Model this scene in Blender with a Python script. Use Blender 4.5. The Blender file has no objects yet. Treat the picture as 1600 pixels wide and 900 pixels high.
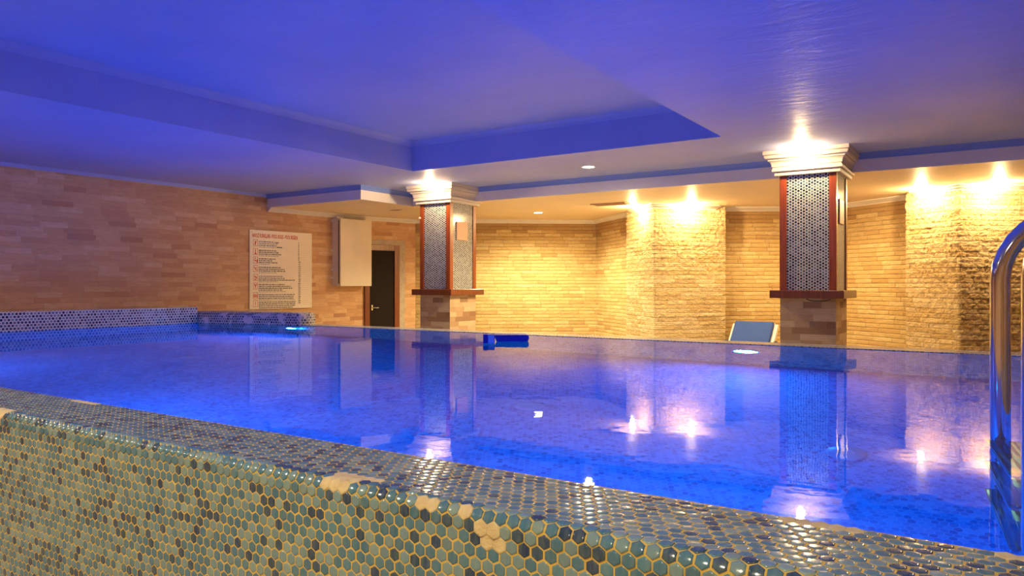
import bpy, bmesh, math, random
import numpy as np
from mathutils import Vector, Matrix

random.seed(7)
rng = np.random.default_rng(11)
SC = bpy.context.scene
COL = SC.collection
PI = math.pi

# ------------------------------------------------------------------ render look
SC.view_settings.view_transform = 'Standard'
SC.view_settings.look = 'None'
SC.view_settings.gamma = 1.0
SC.view_settings.use_curve_mapping = False
SC.view_settings.exposure = 0.75
try:
    SC.render.engine = 'CYCLES'
    SC.cycles.use_denoising = True
    SC.cycles.denoiser = 'OPENIMAGEDENOISE'
    SC.cycles.max_bounces = 10
    SC.cycles.diffuse_bounces = 5
    SC.cycles.glossy_bounces = 4
    SC.cycles.transmission_bounces = 6
    SC.cycles.transparent_max_bounces = 4
    SC.cycles.caustics_refractive = True
    SC.cycles.caustics_reflective = True
    SC.cycles.blur_glossy = 0.5
    SC.cycles.sample_clamp_indirect = 6.0
    SC.cycles.use_light_tree = True
except Exception:
    pass

# ------------------------------------------------------------------ camera
YAW = math.atan(760 / 1155.0)
cam = bpy.data.cameras.new('camera')
cam.sensor_width = 36.0
cam.lens = 36.0 * 1155 / 1600
cam.shift_y = -3.0 / 1600
cam.clip_start = 0.02
camo = bpy.data.objects.new('camera', cam)
COL.objects.link(camo)
camo.location = (0, 0, 0.4)
camo.rotation_euler = (PI / 2, 0, YAW)
SC.camera = camo

# ------------------------------------------------------------------ node helper
class NT:
    def __init__(self, name):
        self.m = bpy.data.materials.new(name)
        self.m.use_nodes = True
        self.t = self.m.node_tree
        self.t.nodes.clear()
        self.out = self.t.nodes.new('ShaderNodeOutputMaterial')

    def n(self, typ, **kw):
        nd = self.t.nodes.new('ShaderNode' + typ)
        for k, v in kw.items():
            setattr(nd, k, v)
        return nd

    def link(self, a, b):
        self.t.links.new(a, b)

    def put(self, sock, v):
        if hasattr(v, 'is_linked') or hasattr(v, 'links'):
            self.link(v, sock)
        else:
            if isinstance(v, (tuple, list)) and len(v) == 3 and sock.type == 'RGBA':
                v = (*v, 1.0)
            sock.default_value = v

    def math(self, op, a, b=None, c=None, clamp=False):
        nd = self.n('Math', operation=op)
        nd.use_clamp = clamp
        self.put(nd.inputs[0], a)
        if b is not None:
            self.put(nd.inputs[1], b)
        if c is not None:
            self.put(nd.inputs[2], c)
        return nd.outputs[0]

    def vmath(self, op, a, b=None, scale=None):
        nd = self.n('VectorMath', operation=op)
        self.put(nd.inputs[0], a)
        if b is not None:
            self.put(nd.inputs[1], b)
        if scale is not None:
            self.put(nd.inputs['Scale'], scale)
        return nd.outputs['Value'] if op in ('DOT_PRODUCT', 'LENGTH') else nd.outputs['Vector']

    def sep(self, v):
        nd = self.n('SeparateXYZ')
        self.put(nd.inputs[0], v)
        return nd.outputs

    def comb(self, x, y, z=0.0):
        nd = self.n('CombineXYZ')
        self.put(nd.inputs[0], x); self.put(nd.inputs[1], y); self.put(nd.inputs[2], z)
        return nd.outputs[0]

    def mix(self, f, a, b, blend='MIX'):
        nd = self.n('Mix', data_type='RGBA', blend_type=blend)
        self.put(nd.inputs[0], f)
        self.put(nd.inputs[6], a); self.put(nd.inputs[7], b)
        return nd.outputs[2]

    def fmix(self, f, a, b):
        nd = self.n('Mix', data_type='FLOAT')
        self.put(nd.inputs[0], f)
        self.put(nd.inputs[2], a); self.put(nd.inputs[3], b)
        return nd.outputs[0]

    def ramp(self, f, stops, interp='LINEAR'):
        nd = self.n('ValToRGB')
        cr = nd.color_ramp
        cr.interpolation = interp
        while len(cr.elements) < len(stops):
            cr.elements.new(0.5)
        for e, (p, c) in zip(cr.elements, stops):
            e.position = p
            e.color = (*c, 1.0) if len(c) == 3 else c
        self.put(nd.inputs[0], f)
        return nd.outputs[0]

    def maprange(self, v, a, b, c=0.0, d=1.0, smooth=False):
        nd = self.n('MapRange')
        if smooth:
            nd.interpolation_type = 'SMOOTHSTEP'
        self.put(nd.inputs[0], v)
        for i, x in enumerate((a, b, c, d)):
            nd.inputs[i + 1].default_value = x
        return nd.outputs[0]

    def noise(self, vec, scale, detail=3.0, rough=0.5, distortion=0.0):
        nd = self.n('TexNoise')
        self.put(nd.inputs['Vector'], vec)
        nd.inputs['Scale'].default_value = scale
        nd.inputs['Detail'].default_value = detail
        nd.inputs['Roughness'].default_value = rough
        nd.inputs['Distortion'].default_value = distortion
        return nd.outputs['Fac']

    def obj(self):
        return self.n('TexCoord').outputs['Object']

    def uv(self):
        return self.n('TexCoord').outputs['UV']

    def bump(self, h, strength=0.3, dist=0.01):
        nd = self.n('Bump')
        nd.inputs['Strength'].default_value = strength
        nd.inputs['Distance'].default_value = dist
        self.put(nd.inputs['Height'], h)
        return nd.outputs[0]

    def bsdf(self, color, rough=0.5, metal=0.0, normal=None, spec=0.5, coat=0.0, emit=None, estr=0.0):
        nd = self.n('BsdfPrincipled')
        self.put(nd.inputs['Base Color'], color)
        self.put(nd.inputs['Roughness'], rough)
        self.put(nd.inputs['Metallic'], metal)
        nd.inputs['Specular IOR Level'].default_value = spec
        nd.inputs['Coat Weight'].default_value = coat
        if normal is not None:
            self.link(normal, nd.inputs['Normal'])
        if emit is not None:
            nd.inputs['Emission Color'].default_value = (*emit, 1)
            nd.inputs['Emission Strength'].default_value = estr
        self.link(nd.outputs[0], self.out.inputs['Surface'])
        return nd


def srgb(r, g, b):
    f = lambda c: (c / 255 / 12.92) if c / 255 <= 0.04045 else ((c / 255 + 0.055) / 1.055) ** 2.4
    return (f(r), f(g), f(b))


# palettes of the glazed hexagon mosaic
T_LIGHT = srgb(134, 166, 164)
T_LIGHT2 = srgb(150, 176, 164)
T_MID = srgb(84, 134, 152)
T_MID2 = srgb(98, 146, 158)
T_DARK = srgb(54, 84, 108)
T_DARK2 = srgb(38, 66, 102)
GROUT = srgb(244, 204, 100)


def hexcell(m, uv, pitch, pointy=True):
    """distance (0 centre .. 0.5 flat edge) and cell id of a hexagon tiling"""
    s = m.vmath('SCALE', uv, scale=1.0 / pitch)
    x, y, _ = m.sep(s)
    if not pointy:
        x, y = y, x
    p = m.comb(x, y, 0.0)
    r = (1.0, math.sqrt(3), 1.0)
    h = (0.5, math.sqrt(3) / 2, 0.0)
    inv = (1.0, 1 / math.sqrt(3), 1.0)

    def cell(q):
        f = m.vmath('FRACTION', m.vmath('MULTIPLY', q, inv))
        f = m.vmath('MULTIPLY', f, (1.0, math.sqrt(3), 0.0))
        return m.vmath('SUBTRACT', f, h)
    a = cell(p)
    b = cell(m.vmath('SUBTRACT', p, h))
    la = m.vmath('DOT_PRODUCT', a, a)
    lb = m.vmath('DOT_PRODUCT', b, b)
    sel = m.math('LESS_THAN', la, lb)
    nd = m.n('Mix', data_type='VECTOR')
    m.put(nd.inputs[0], sel)
    m.put(nd.inputs[4], b); m.put(nd.inputs[5], a)
    gv = nd.outputs[1]
    cid = m.vmath('SUBTRACT', p, gv)
    cid = m.vmath('SNAP', m.vmath('ADD', cid, (0.05, 0.05, 0.0)), (0.25, 0.25, 1.0))
    ab = m.vmath('ABSOLUTE', gv)
    d1 = m.vmath('DOT_PRODUCT', ab, (0.5, math.sqrt(3) / 2, 0.0))
    d2 = m.sep(ab)[0]
    d = m.math('MAXIMUM', d1, d2)
    return d, cid, gv


def mat_hex(name, stops, grout, pitch=0.0257, gap=0.055, pointy=True, rough=0.12, worn=0.0, soft=0.03, bump=0.5):
    m = NT(name)
    uv = m.uv()
    d, cid, gv = hexcell(m, uv, pitch, pointy)
    rad = m.math('MULTIPLY', m.vmath('LENGTH', gv), 0.93)
    d = m.math('MAXIMUM', d, rad)
    wn = m.n('TexWhiteNoise', noise_dimensions='3D')
    m.link(cid, wn.inputs['Vector'])
    tile = m.ramp(wn.outputs['Value'], stops, 'CONSTANT')
    mask = m.maprange(d, 0.5 - gap - soft, 0.5 - gap, 1.0, 0.0, True)
    if worn > 0:
        w = m.noise(uv, 7.0, 3.0)
        mask = m.math('MULTIPLY', mask, m.math('LESS_THAN', w, 1.0 - worn))
    col = m.mix(mask, grout, tile)
    hgt = m.math('ADD', mask, m.math('MULTIPLY', m.noise(uv, 60, 2), 0.15))
    nrm = m.bump(hgt, bump, 0.0015)
    rg = m.fmix(mask, 0.85, rough)
    m.bsdf(col, rg, normal=nrm, spec=0.5)
    return m.m


RIM_STOPS = [(0.0, T_LIGHT), (0.22, T_LIGHT2), (0.38, T_MID), (0.62, T_MID2), (0.8, T_DARK), (0.9, T_DARK2)]
POOL_STOPS = [(0.0, srgb(80, 136, 180)), (0.25, srgb(62, 116, 166)), (0.5, srgb(92, 148, 188)), (0.72, srgb(70, 124, 172)), (0.86, srgb(48, 94, 148))]
M_HEX_POOL = mat_hex('pool_mosaic', POOL_STOPS, srgb(112, 160, 194), gap=0.04, bump=0.2, rough=0.5)
M_HEX_RIM = mat_hex('rim_mosaic', RIM_STOPS, srgb(215, 190, 150), gap=0.06)
PAR_STOPS = [(0.0, srgb(92, 100, 104)), (0.3, srgb(62, 72, 84)), (0.6, srgb(120, 126, 122)), (0.85, srgb(40, 48, 62))]
M_HEX_PARAPET = mat_hex('parapet_mosaic', PAR_STOPS, srgb(214, 196, 176), gap=0.09, pitch=0.03, soft=0.04)
M_HEX_PARAPET_WORN = mat_hex('worn_parapet_mosaic', PAR_STOPS, srgb(214, 192, 168), gap=0.09, pitch=0.03, soft=0.04, worn=0.42)
M_HEX_COLUMN = mat_hex('column_mosaic', [(0.0, srgb(84, 104, 118)), (0.3, srgb(46, 66, 88)), (0.55, srgb(106, 122, 128)), (0.72, srgb(26, 42, 64)), (0.92, srgb(66, 86, 98))],
                       srgb(222, 218, 204), gap=0.085, pitch=0.0268, pointy=False, soft=0.04)


def mat_stone(name, row=0.054, length=0.24, disp=0.0, ridge=0.0, tone=0.0, smooth=False, stops=None, topband=None):
    m = NT(name)
    uv = m.uv()
    u, v, _ = m.sep(uv)
    vr = m.math('DIVIDE', v, row)
    ri = m.math('FLOOR', vr)
    rf = m.math('FRACT', vr)
    w = m.math('ADD', m.math('DIVIDE', u, length), m.math('MULTIPLY', ri, 17.137))
    vo = m.n('TexVoronoi', voronoi_dimensions='1D', feature='F1')
    vo.inputs['Scale'].default_value = 1.0
    m.link(w, vo.inputs['W'])
    vo.inputs['Randomness'].default_value = 0.7
    ve = m.n('TexVoronoi', voronoi_dimensions='1D', feature='DISTANCE_TO_EDGE')
    ve.inputs['Scale'].default_value = 1.0
    m.link(w, ve.inputs['W'])
    ve.inputs['Randomness'].default_value = 0.7
    cellr = m.sep(vo.outputs['Color'])[0]
    cellg = m.sep(vo.outputs['Color'])[1]
    jv = m.math('MINIMUM', m.math('MULTIPLY', ve.outputs['Distance'], length), m.math('MULTIPLY', m.math('MINIMUM', rf, m.math('SUBTRACT', 1.0, rf)), row))
    joint = m.maprange(jv, 0.0, 0.0028, 1.0, 0.0, True)
    if stops is None:
        stops = [(0.0, srgb(194, 160, 104)), (0.08, srgb(208, 176, 118)), (0.35, srgb(212, 184, 124)), (0.7, srgb(218, 191, 132)), (1.0, srgb(226, 204, 148))]
    base = m.ramp(cellr, stops)
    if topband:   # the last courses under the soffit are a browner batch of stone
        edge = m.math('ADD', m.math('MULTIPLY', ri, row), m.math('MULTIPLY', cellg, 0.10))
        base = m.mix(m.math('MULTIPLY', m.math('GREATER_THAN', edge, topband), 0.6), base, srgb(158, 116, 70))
    streak = m.noise(m.vmath('MULTIPLY', uv, (6.0, 26.0, 1.0)), 1.6, 5.0, 0.65, 0.6)
    base = m.mix(m.maprange(streak, 0.35, 0.75, 0.0, 0.5), base, srgb(168, 132, 92))
    pit = m.noise(m.vmath('MULTIPLY', uv, (1.0, 2.0, 1.0)), 55.0, 3.0, 0.6)
    base = m.mix(m.maprange(pit, 0.60, 0.72, 0.0, 0.45), base, srgb(120, 88, 58))
    base = m.mix(m.math('MULTIPLY', joint, 0.22 if smooth else 0.5), base, srgb(96, 70, 46))
    rough_n = m.noise(m.vmath('MULTIPLY', uv, (12.0, 16.0, 1.0)), 1.5, 6.0, 0.62, 0.9)
    fine = m.noise(uv, 90.0, 4.0, 0.6)
    if smooth:
        h = m.math('ADD', m.math('MULTIPLY', cellg, 0.35), m.math('MULTIPLY', fine, 0.25))
        h = m.math('SUBTRACT', h, m.math('MULTIPLY', joint, 0.25))
        nrm = m.bump(h, 0.35, 0.004)
        m.bsdf(base, 0.62, normal=nrm, spec=0.3)
    else:
        # pillow shape of every course + ragged ridges
        pill = m.math('SUBTRACT', 1.0, m.math('POWER', m.math('ABSOLUTE', m.math('SUBTRACT', m.math('MULTIPLY', rf, 2.0), 1.0)), 4.0))
        h = m.math('ADD', m.math('MULTIPLY', pill, 0.35 - ridge * 0.3), m.math('MULTIPLY', cellg, 0.45 - ridge * 0.4))
        h = m.math('ADD', h, m.math('MULTIPLY', rough_n, 0.9 + ridge * 1.6))
        h = m.math('ADD', h, m.math('MULTIPLY', fine, 0.10))
        h = m.math('SUBTRACT', h, m.math('MULTIPLY', joint, 0.35 - ridge * 0.35))
        m.bsdf(base, 0.8, spec=0.25)
        dn = m.n('Displacement')
        dn.inputs['Midlevel'].default_value = 0.7
        dn.inputs['Scale'].default_value = disp
        m.link(h, dn.inputs['Height'])
        m.link(dn.outputs[0], m.out.inputs['Displacement'])
        m.m.displacement_method = 'BOTH'
    return m.m


M_STONE_LEFT = mat_stone('honed_travertine_courses', row=0.056, length=0.27, smooth=True,
                         stops=[(0.0, srgb(188, 136, 98)), (0.10, srgb(208, 160, 116)), (0.35, srgb(214, 167, 122)), (0.7, srgb(220, 176, 130)), (1.0, srgb(230, 192, 148))])
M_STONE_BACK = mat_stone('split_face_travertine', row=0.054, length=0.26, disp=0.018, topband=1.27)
M_STONE_PIL = mat_stone('rugged_split_face_travertine', row=0.054, length=0.30, disp=0.033, ridge=0.5,
                        stops=[(0.0, srgb(214, 186, 130)), (0.4, srgb(226, 202, 150)), (1.0, srgb(236, 216, 170))])
M_STONE_BASE = mat_stone('brown_travertine_blocks', row=0.058, length=0.17, smooth=True,
                         stops=[(0.0, srgb(140, 106, 80)), (0.3, srgb(172, 138, 104)), (0.6, srgb(198, 168, 132)), (1.0, srgb(214, 190, 154))])


def mat_plain(name, col, rough=0.5, metal=0.0, var=0.06, scale=8.0, bump=0.0, bscale=60.0, spec=0.5, coat=0.0):
    m = NT(name)
    o = m.obj()
    nz = m.noise(o, scale, 4.0, 0.55)
    dark = tuple(c * (1 - var) for c in col)
    lite = tuple(min(1, c * (1 + var)) for c in col)
    c = m.mix(m.maprange(nz, 0.3, 0.7), dark, lite)
    nrm = m.bump(m.noise(o, bscale, 4.0), bump, 0.004) if bump > 0 else None
    m.bsdf(c, rough, metal, nrm, spec, coat)
    return m.m


def mat_wood(name, col):
    m = NT(name)
    o = m.obj()
    g = m.noise(m.vmath('MULTIPLY', o, (60.0, 60.0, 3.0)), 1.0, 5.0, 0.6, 1.2)
    c = m.mix(m.maprange(g, 0.3, 0.7), tuple(x * 0.55 for x in col), tuple(min(1, x * 1.25) for x in col))
    m.bsdf(c, 0.32, normal=m.bump(g, 0.08, 0.002), coat=0.3)
    return m.m


def mat_emit(name, col, strength):
    m = NT(name)
    e = m.n('Emission')
    e.inputs[0].default_value = (*col, 1)
    e.inputs[1].default_value = strength
    m.link(e.outputs[0], m.out.inputs['Surface'])
    return m.m


m = NT('pale_blue_ceiling_paint')
o = m.obj()
n1 = m.noise(m.vmath('MULTIPLY', o, (1.0, 1.0, 1.0)), 1.3, 4.0, 0.55)
n2 = m.noise(m.vmath('MULTIPLY', o, (2.2, 5.0, 1.0)), 1.6, 5.0, 0.62, 0.8)
c = m.mix(m.maprange(n1, 0.3, 0.7), (0.33, 0.40, 0.75), (0.41, 0.46, 0.80))
nr = m.bump(n2, 0.18, 0.035)
m.bsdf(c, m.fmix(n2, 0.42, 0.58), normal=nr, spec=0.35)
M_CEIL = m.m
M_BLUE_TRIM = mat_plain('blue_cornice_paint', (0.16, 0.26, 0.72), 0.5, var=0.03)
M_SOFFIT = mat_plain('cream_soffit_paint', (0.82, 0.66, 0.42), 0.5, var=0.04, scale=2.0, bump=0.08, bscale=6.0)
M_WHITE = mat_plain('white_trim_paint', (0.82, 0.78, 0.76), 0.45, var=0.03)
M_CAPITAL = mat_plain('capital_plaster_paint', (0.60, 0.53, 0.47), 0.55, var=0.03)
M_CORNICE = mat_plain('cream_cornice_paint', (0.80, 0.74, 0.64), 0.45, var=0.03)
M_WOOD = mat_wood('reddish_brown_wood', srgb(158, 74, 30))
M_WOOD_DK = mat_wood('dark_brown_wood', srgb(124, 60, 28))
M_FLOOR = mat_plain('deck_tile', (0.42, 0.36, 0.29), 0.5, var=0.12, scale=3.0)
M_PLASTER = mat_plain('bare_plaster', srgb(252, 220, 156), 0.9, var=0.14, scale=40.0, bump=0.6, bscale=120.0)
M_CEMENT = mat_plain('grey_cement_patch', srgb(186, 170, 148), 0.9, var=0.15, scale=18.0, bump=0.5)
M_CABINET = mat_plain('off_white_enamel', srgb(226, 214, 196), 0.4, var=0.03, scale=5.0)
M_GASKET = mat_plain('black_rubber', (0.03, 0.03, 0.035), 0.6)
M_DOOR = mat_plain('dark_door_leaf', srgb(30, 20, 17), 0.6, var=0.15, spec=0.15)
M_PLATE = mat_plain('peach_metal_plate', srgb(222, 176, 140), 0.45, var=0.04)
M_SIGN = mat_plain('cream_sign_board', srgb(236, 222, 200), 0.35, var=0.02)
M_INK = mat_plain('black_ink', (0.035, 0.03, 0.04), 0.6)
M_INK_GREY = mat_plain('grey_ink', (0.30, 0.26, 0.26), 0.6)
M_INK_BLUE = mat_plain('violet_ink', (0.10, 0.08, 0.25), 0.6)
M_RED = mat_plain('red_ink', srgb(214, 62, 30), 0.6)
M_ORANGE = mat_plain('light_red_ink', srgb(236, 120, 80), 0.6)
M_CHROME = mat_plain('polished_steel', (0.78, 0.76, 0.74), 0.09, metal=1.0, var=0.02)
M_PLASTIC = mat_plain('white_resin', (0.80, 0.79, 0.76), 0.35, var=0.02)
M_BLUE_FABRIC = mat_plain('blue_canvas', srgb(44, 80, 160), 0.8, var=0.06, scale=20, bump=0.15, bscale=140)
M_BLUE_DK = mat_plain('navy_resin', srgb(24, 44, 92), 0.4)
M_REFLECT_DK = mat_plain('royal_blue_reflection', srgb(16, 26, 170), 0.5, var=0.05)  # blue of a reflection on the water, given to a solid block
M_REFLECT_LT = mat_plain('light_blue_reflection', srgb(130, 180, 250), 0.5, var=0.05)
M_VENT = mat_plain('beige_grille', srgb(196, 160, 116), 0.5)
M_INLET = mat_plain('pale_inlet_cap', (0.24, 0.32, 0.44), 0.35)
M_LAMP = mat_emit('downlight_glow', (1.0, 0.90, 0.70), 45.0)
M_LAMP_W = mat_emit('warm_downlight_glow', (1.0, 0.74, 0.40), 45.0)
POOL_EMIT = 780.0
M_POOL_LAMP = mat_emit('blue_underwater_glow', (0.012, 0.27, 1.0), POOL_EMIT)

# water
m = NT('pool_water')
o = m.obj()
w1 = m.noise(m.vmath('MULTIPLY', o, (1.0, 1.0, 1.0)), 2.6, 3.0, 0.5)
w2 = m.noise(o, 11.0, 2.0, 0.5)
hh = m.math('ADD', m.math('MULTIPLY', w1, 1.0), m.math('MULTIPLY', w2, 0.18))
nrm = m.bump(hh, 0.07, 0.018)
fr = m.n('Fresnel')
fr.inputs['IOR'].default_value = 1.333
m.link(nrm, fr.inputs['Normal'])
rf = m.n('BsdfRefraction')
rf.inputs['Color'].default_value = (0.28, 0.66, 1.0, 1)
rf.inputs['Roughness'].default_value = 0.02
rf.inputs['IOR'].default_value = 1.333
gl = m.n('BsdfGlossy')
gl.inputs['Color'].default_value = (0.49, 0.49, 0.49, 1)
gl.inputs['Roughness'].default_value = 0.022
for nd in (rf, gl):
    m.link(nrm, nd.inputs['Normal'])
mx = m.n('MixShader')
m.link(fr.outputs[0], mx.inputs[0])
m.link(rf.outputs[0], mx.inputs[1])
m.link(gl.outputs[0], mx.inputs[2])
m.link(mx.outputs[0], m.out.inputs['Surface'])
M_WATER = m.m

# rim tiles: per-tile glaze colour stored on the faces
m = NT('glazed_hexagon_tile')
at = m.n('Attribute', attribute_type='GEOMETRY', attribute_name='glaze')
st = m.noise(m.vmath('MULTIPLY', m.obj(), (110.0, 26.0, 20.0)), 1.0, 3.0, 0.6)
c = m.mix(m.maprange(st, 0.3, 0.7, 0.0, 0.22), at.outputs['Color'], srgb(176, 190, 160))
nrm = m.bump(m.noise(m.obj(), 70.0, 2.0), 0.12, 0.003)
m.bsdf(c, 0.14, normal=nrm, spec=0.6, coat=0.2)
M_TILE = m.m
M_GROUT = mat_plain('golden_grout', GROUT, 0.9, var=0.12, scale=30.0, bump=0.3, bscale=200.0)

# ------------------------------------------------------------------ mesh helpers
def uv_metres(me):
    if not me.uv_layers:
        me.uv_layers.new(name='UVMap')
    uvl = me.uv_layers[0].data
    for p in me.polygons:
        n = p.normal
        if abs(n.z) > 0.75:
            for li in p.loop_indices:
                co = me.vertices[me.loops[li].vertex_index].co
                uvl[li].uv = (co.x, co.y)
        else:
            h = Vector((-n.y, n.x, 0)).normalized()
            for li in p.loop_indices:
                co = me.vertices[me.loops[li].vertex_index].co
                uvl[li].uv = (co.x * h.x + co.y * h.y, co.z)


def obj(name, bm, mats, parent=None, smooth=False, kind=None, uv=True, label=None, recalc=True):
    me = bpy.data.meshes.new(name)
    if recalc:
        bmesh.ops.recalc_face_normals(bm, faces=bm.faces)
    bm.to_mesh(me)
    bm.free()
    if not isinstance(mats, (list, tuple)):
        mats = [mats]
    for mt in mats:
        me.materials.append(mt)
    if uv:
        uv_metres(me)
    if smooth:
        if smooth is True:
            for p in me.polygons:
                p.use_smooth = True
        else:
            me.shade_auto(angle=math.radians(smooth)) if hasattr(me, 'shade_auto') else None
            for p in me.polygons:
                p.use_smooth = True
            try:
                me.set_sharp_from_angle(angle=math.radians(smooth))
            except Exception:
                pass
    o = bpy.data.objects.new(name, me)
    COL.objects.link(o)
    if parent is not None:
        o.parent = parent
    if kind:
        o['kind'] = kind
    if label:
        o['label'] = label
    return o


def struct(name, bm, mats, **kw):
    return obj(name, bm, mats, kind='structure', **kw)


def thing(name, label, cat, loc=(0, 0, 0), rotz=0.0, group=None):
    o = bpy.data.objects.new(name, None)
    o.empty_display_size = 0.1
    COL.objects.link(o)
    o.location = loc
    o.rotation_euler = (0, 0, rotz)
    o['label'] = label
    o['category'] = cat
    if group:
        o['group'] = group
    return o


def tag(o, label, cat, group=None):
    o['label'] = label
    o['category'] = cat
    if group:
        o['group'] = group


def box(bm, x0, x1, y0, y1, z0, z1, mi=0, bevel=0.0, M=None):
    vs = [bm.verts.new(Vector(c)) for c in ((x0, y0, z0), (x1, y0, z0), (x1, y1, z0), (x0, y1, z0), (x0, y0, z1), (x1, y0, z1), (x1, y1, z1), (x0, y1, z1))]
    if M is not None:
        for v in vs:
            v.co = M @ v.co
    fs = []
    for idx in ((0, 3, 2, 1), (4, 5, 6, 7), (0, 1, 5, 4), (1, 2, 6, 5), (2, 3, 7, 6), (3, 0, 4, 7)):
        f = bm.faces.new([vs[i] for i in idx])
        f.material_index = mi
        fs.append(f)
    if bevel > 0:
        es = {e for f in fs for e in f.edges}
        bmesh.ops.bevel(bm, geom=list(es), offset=bevel, segments=3, profile=0.6, affect='EDGES', clamp_overlap=True)
    return vs


def prism(bm, pts, z0, z1, mi=0):
    n = len(pts)
    lo = [bm.verts.new((x, y, z0)) for x, y in pts]
    hi = [bm.verts.new((x, y, z1)) for x, y in pts]
    fs = [bm.faces.new(lo[::-1]), bm.faces.new(hi)]
    for i in range(n):
        fs.append(bm.faces.new((lo[i], lo[(i + 1) % n], hi[(i + 1) % n], hi[i])))
    for f in fs:
        f.material_index = mi
    return lo, hi, fs


def sweep(bm, path, prof, closed=False, mi=0, closed_prof=True):
    """prof: (offset to the right-hand side of the path direction, z); mitred corners"""
    n = len(path)
    P = [Vector((p[0], p[1])) for p in path]
    rings = []
    for i in range(n):
        if closed or 0 < i < n - 1:
            d0 = (P[i] - P[i - 1]).normalized()
            d1 = (P[(i + 1) % n] - P[i]).normalized()
        elif i == 0:
            d0 = d1 = (P[1] - P[0]).normalized()
        else:
            d0 = d1 = (P[-1] - P[-2]).normalized()
        n0 = Vector((d0.y, -d0.x)); n1 = Vector((d1.y, -d1.x))
        mt = (n0 + n1)
        mt = mt / max(1e-6, mt.dot(n0))
        rings.append([bm.verts.new((P[i].x + mt.x * a, P[i].y + mt.y * a, z)) for a, z in prof])
    k = len(prof)
    cnt = n if closed else n - 1
    for i in range(cnt):
        A = rings[i]; B = rings[(i + 1) % n]
        for j in range(k if closed_prof else k - 1):
            f = bm.faces.new((A[j], B[j], B[(j + 1) % k], A[(j + 1) % k]))
            f.material_index = mi
    if not closed and closed_prof:
        bm.faces.new(rings[0]); bm.faces.new(rings[-1][::-1])


def lathe(bm, prof, cx=0, cy=0, seg=32, mi=0):
    """prof: (r, z) from first to last"""
    rings = []
    for r, z in prof:
        if r < 1e-6:
            rings.append([bm.verts.new((cx, cy, z))])
        else:
            rings.append([bm.verts.new((cx + r * math.cos(2 * PI * i / seg), cy + r * math.sin(2 * PI * i / seg), z)) for i in range(seg)])
    for a, b in zip(rings, rings[1:]):
        for i in range(seg):
            j = (i + 1) % seg
            if len(a) == 1 and len(b) == 1:
                continue
            if len(a) == 1:
                f = bm.faces.new((a[0], b[j], b[i]))
            elif len(b) == 1:
                f = bm.faces.new((a[i], a[j], b[0]))
            else:
                f = bm.faces.new((a[i], a[j], b[j], b[i]))
            f.material_index = mi


def tube(bm, pts, r, seg=16, caps=True, mi=0):
    P = [Vector(p) for p in pts]
    rings = []
    up = None
    for i, p in enumerate(P):
        t = (P[min(i + 1, len(P) - 1)] - P[max(i - 1, 0)]).normalized()
        if up is None:
            up = t.orthogonal().normalized()
        up = (up - t * up.dot(t)).normalized()
        sd = t.cross(up)
        rr = r[i] if isinstance(r, (list, tuple)) else r
        rings.append([bm.verts.new(p + (up * math.cos(2 * PI * k / seg) + sd * math.sin(2 * PI * k / seg)) * rr) for k in range(seg)])
    for a, b in zip(rings, rings[1:]):
        for k in range(seg):
            f = bm.faces.new((a[k], a[(k + 1) % seg], b[(k + 1) % seg], b[k]))
            f.material_index = mi
    if caps:
        bm.faces.new(rings[0][::-1]); bm.faces.new(rings[-1])


def wall_grid(name, path, z0, z1, mat, step, u0=0.0):
    """a wall surface along a polyline, facing the right-hand side of the path direction"""
    me = bpy.data.meshes.new(name)
    nz = max(1, int(round((z1 - z0) / step)))
    pts = []; us = []
    u = u0
    for (a, b) in zip(path, path[1:]):
        a = np.array(a, float); b = np.array(b, float)
        L = np.linalg.norm(b - a)
        n = max(1, int(round(L / step)))
        s0 = 0 if not pts else 1
        for i in range(s0, n + 1):
            pts.append(a + (b - a) * i / n); us.append(u + L * i / n)
        u += L
    pts = np.array(pts); us = np.array(us)
    n = len(pts)
    zs = np.linspace(z0, z1, nz + 1)
    V = np.zeros((n, nz + 1, 3)); V[:, :, 0] = pts[:, None, 0]; V[:, :, 1] = pts[:, None, 1]; V[:, :, 2] = zs[None, :]
    UV = np.zeros((n, nz + 1, 2)); UV[:, :, 0] = us[:, None]; UV[:, :, 1] = zs[None, :]
    idx = np.arange(n * (nz + 1)).reshape(n, nz + 1)
    F = np.stack([idx[:-1, :-1], idx[1:, :-1], idx[1:, 1:], idx[:-1, 1:]], -1).reshape(-1, 4)
    nf = len(F)
    me.vertices.add(n * (nz + 1)); me.vertices.foreach_set('co', V.reshape(-1).astype(np.float32))
    me.loops.add(nf * 4); me.loops.foreach_set('vertex_index', F.reshape(-1).astype(np.int32))
    me.polygons.add(nf); me.polygons.foreach_set('loop_start', (np.arange(nf) * 4).astype(np.int32))
    me.update(calc_edges=True)
    uvl = me.uv_layers.new(name='UVMap')
    uvl.data.foreach_set('uv', UV.reshape(-1, 2)[F.reshape(-1)].reshape(-1).astype(np.float32))
    me.materials.append(mat)
    o = bpy.data.objects.new(name, me)
    COL.objects.link(o)
    o['kind'] = 'structure'
    return o


# ------------------------------------------------------------------ plan of the room (water level z = 0)
Z_FLOOR = -0.9
Z_POOL = -1.2
Z_CEIL = 1.62
Z_SOF = 1.45
Z_TRAY = 1.93
Y_NEAR, Y_OUT = 1.32, 1.06
Y_FAR, Y_FAR2 = 5.10, 5.36
X_PL, X_PR = -7.2, 0.24

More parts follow.
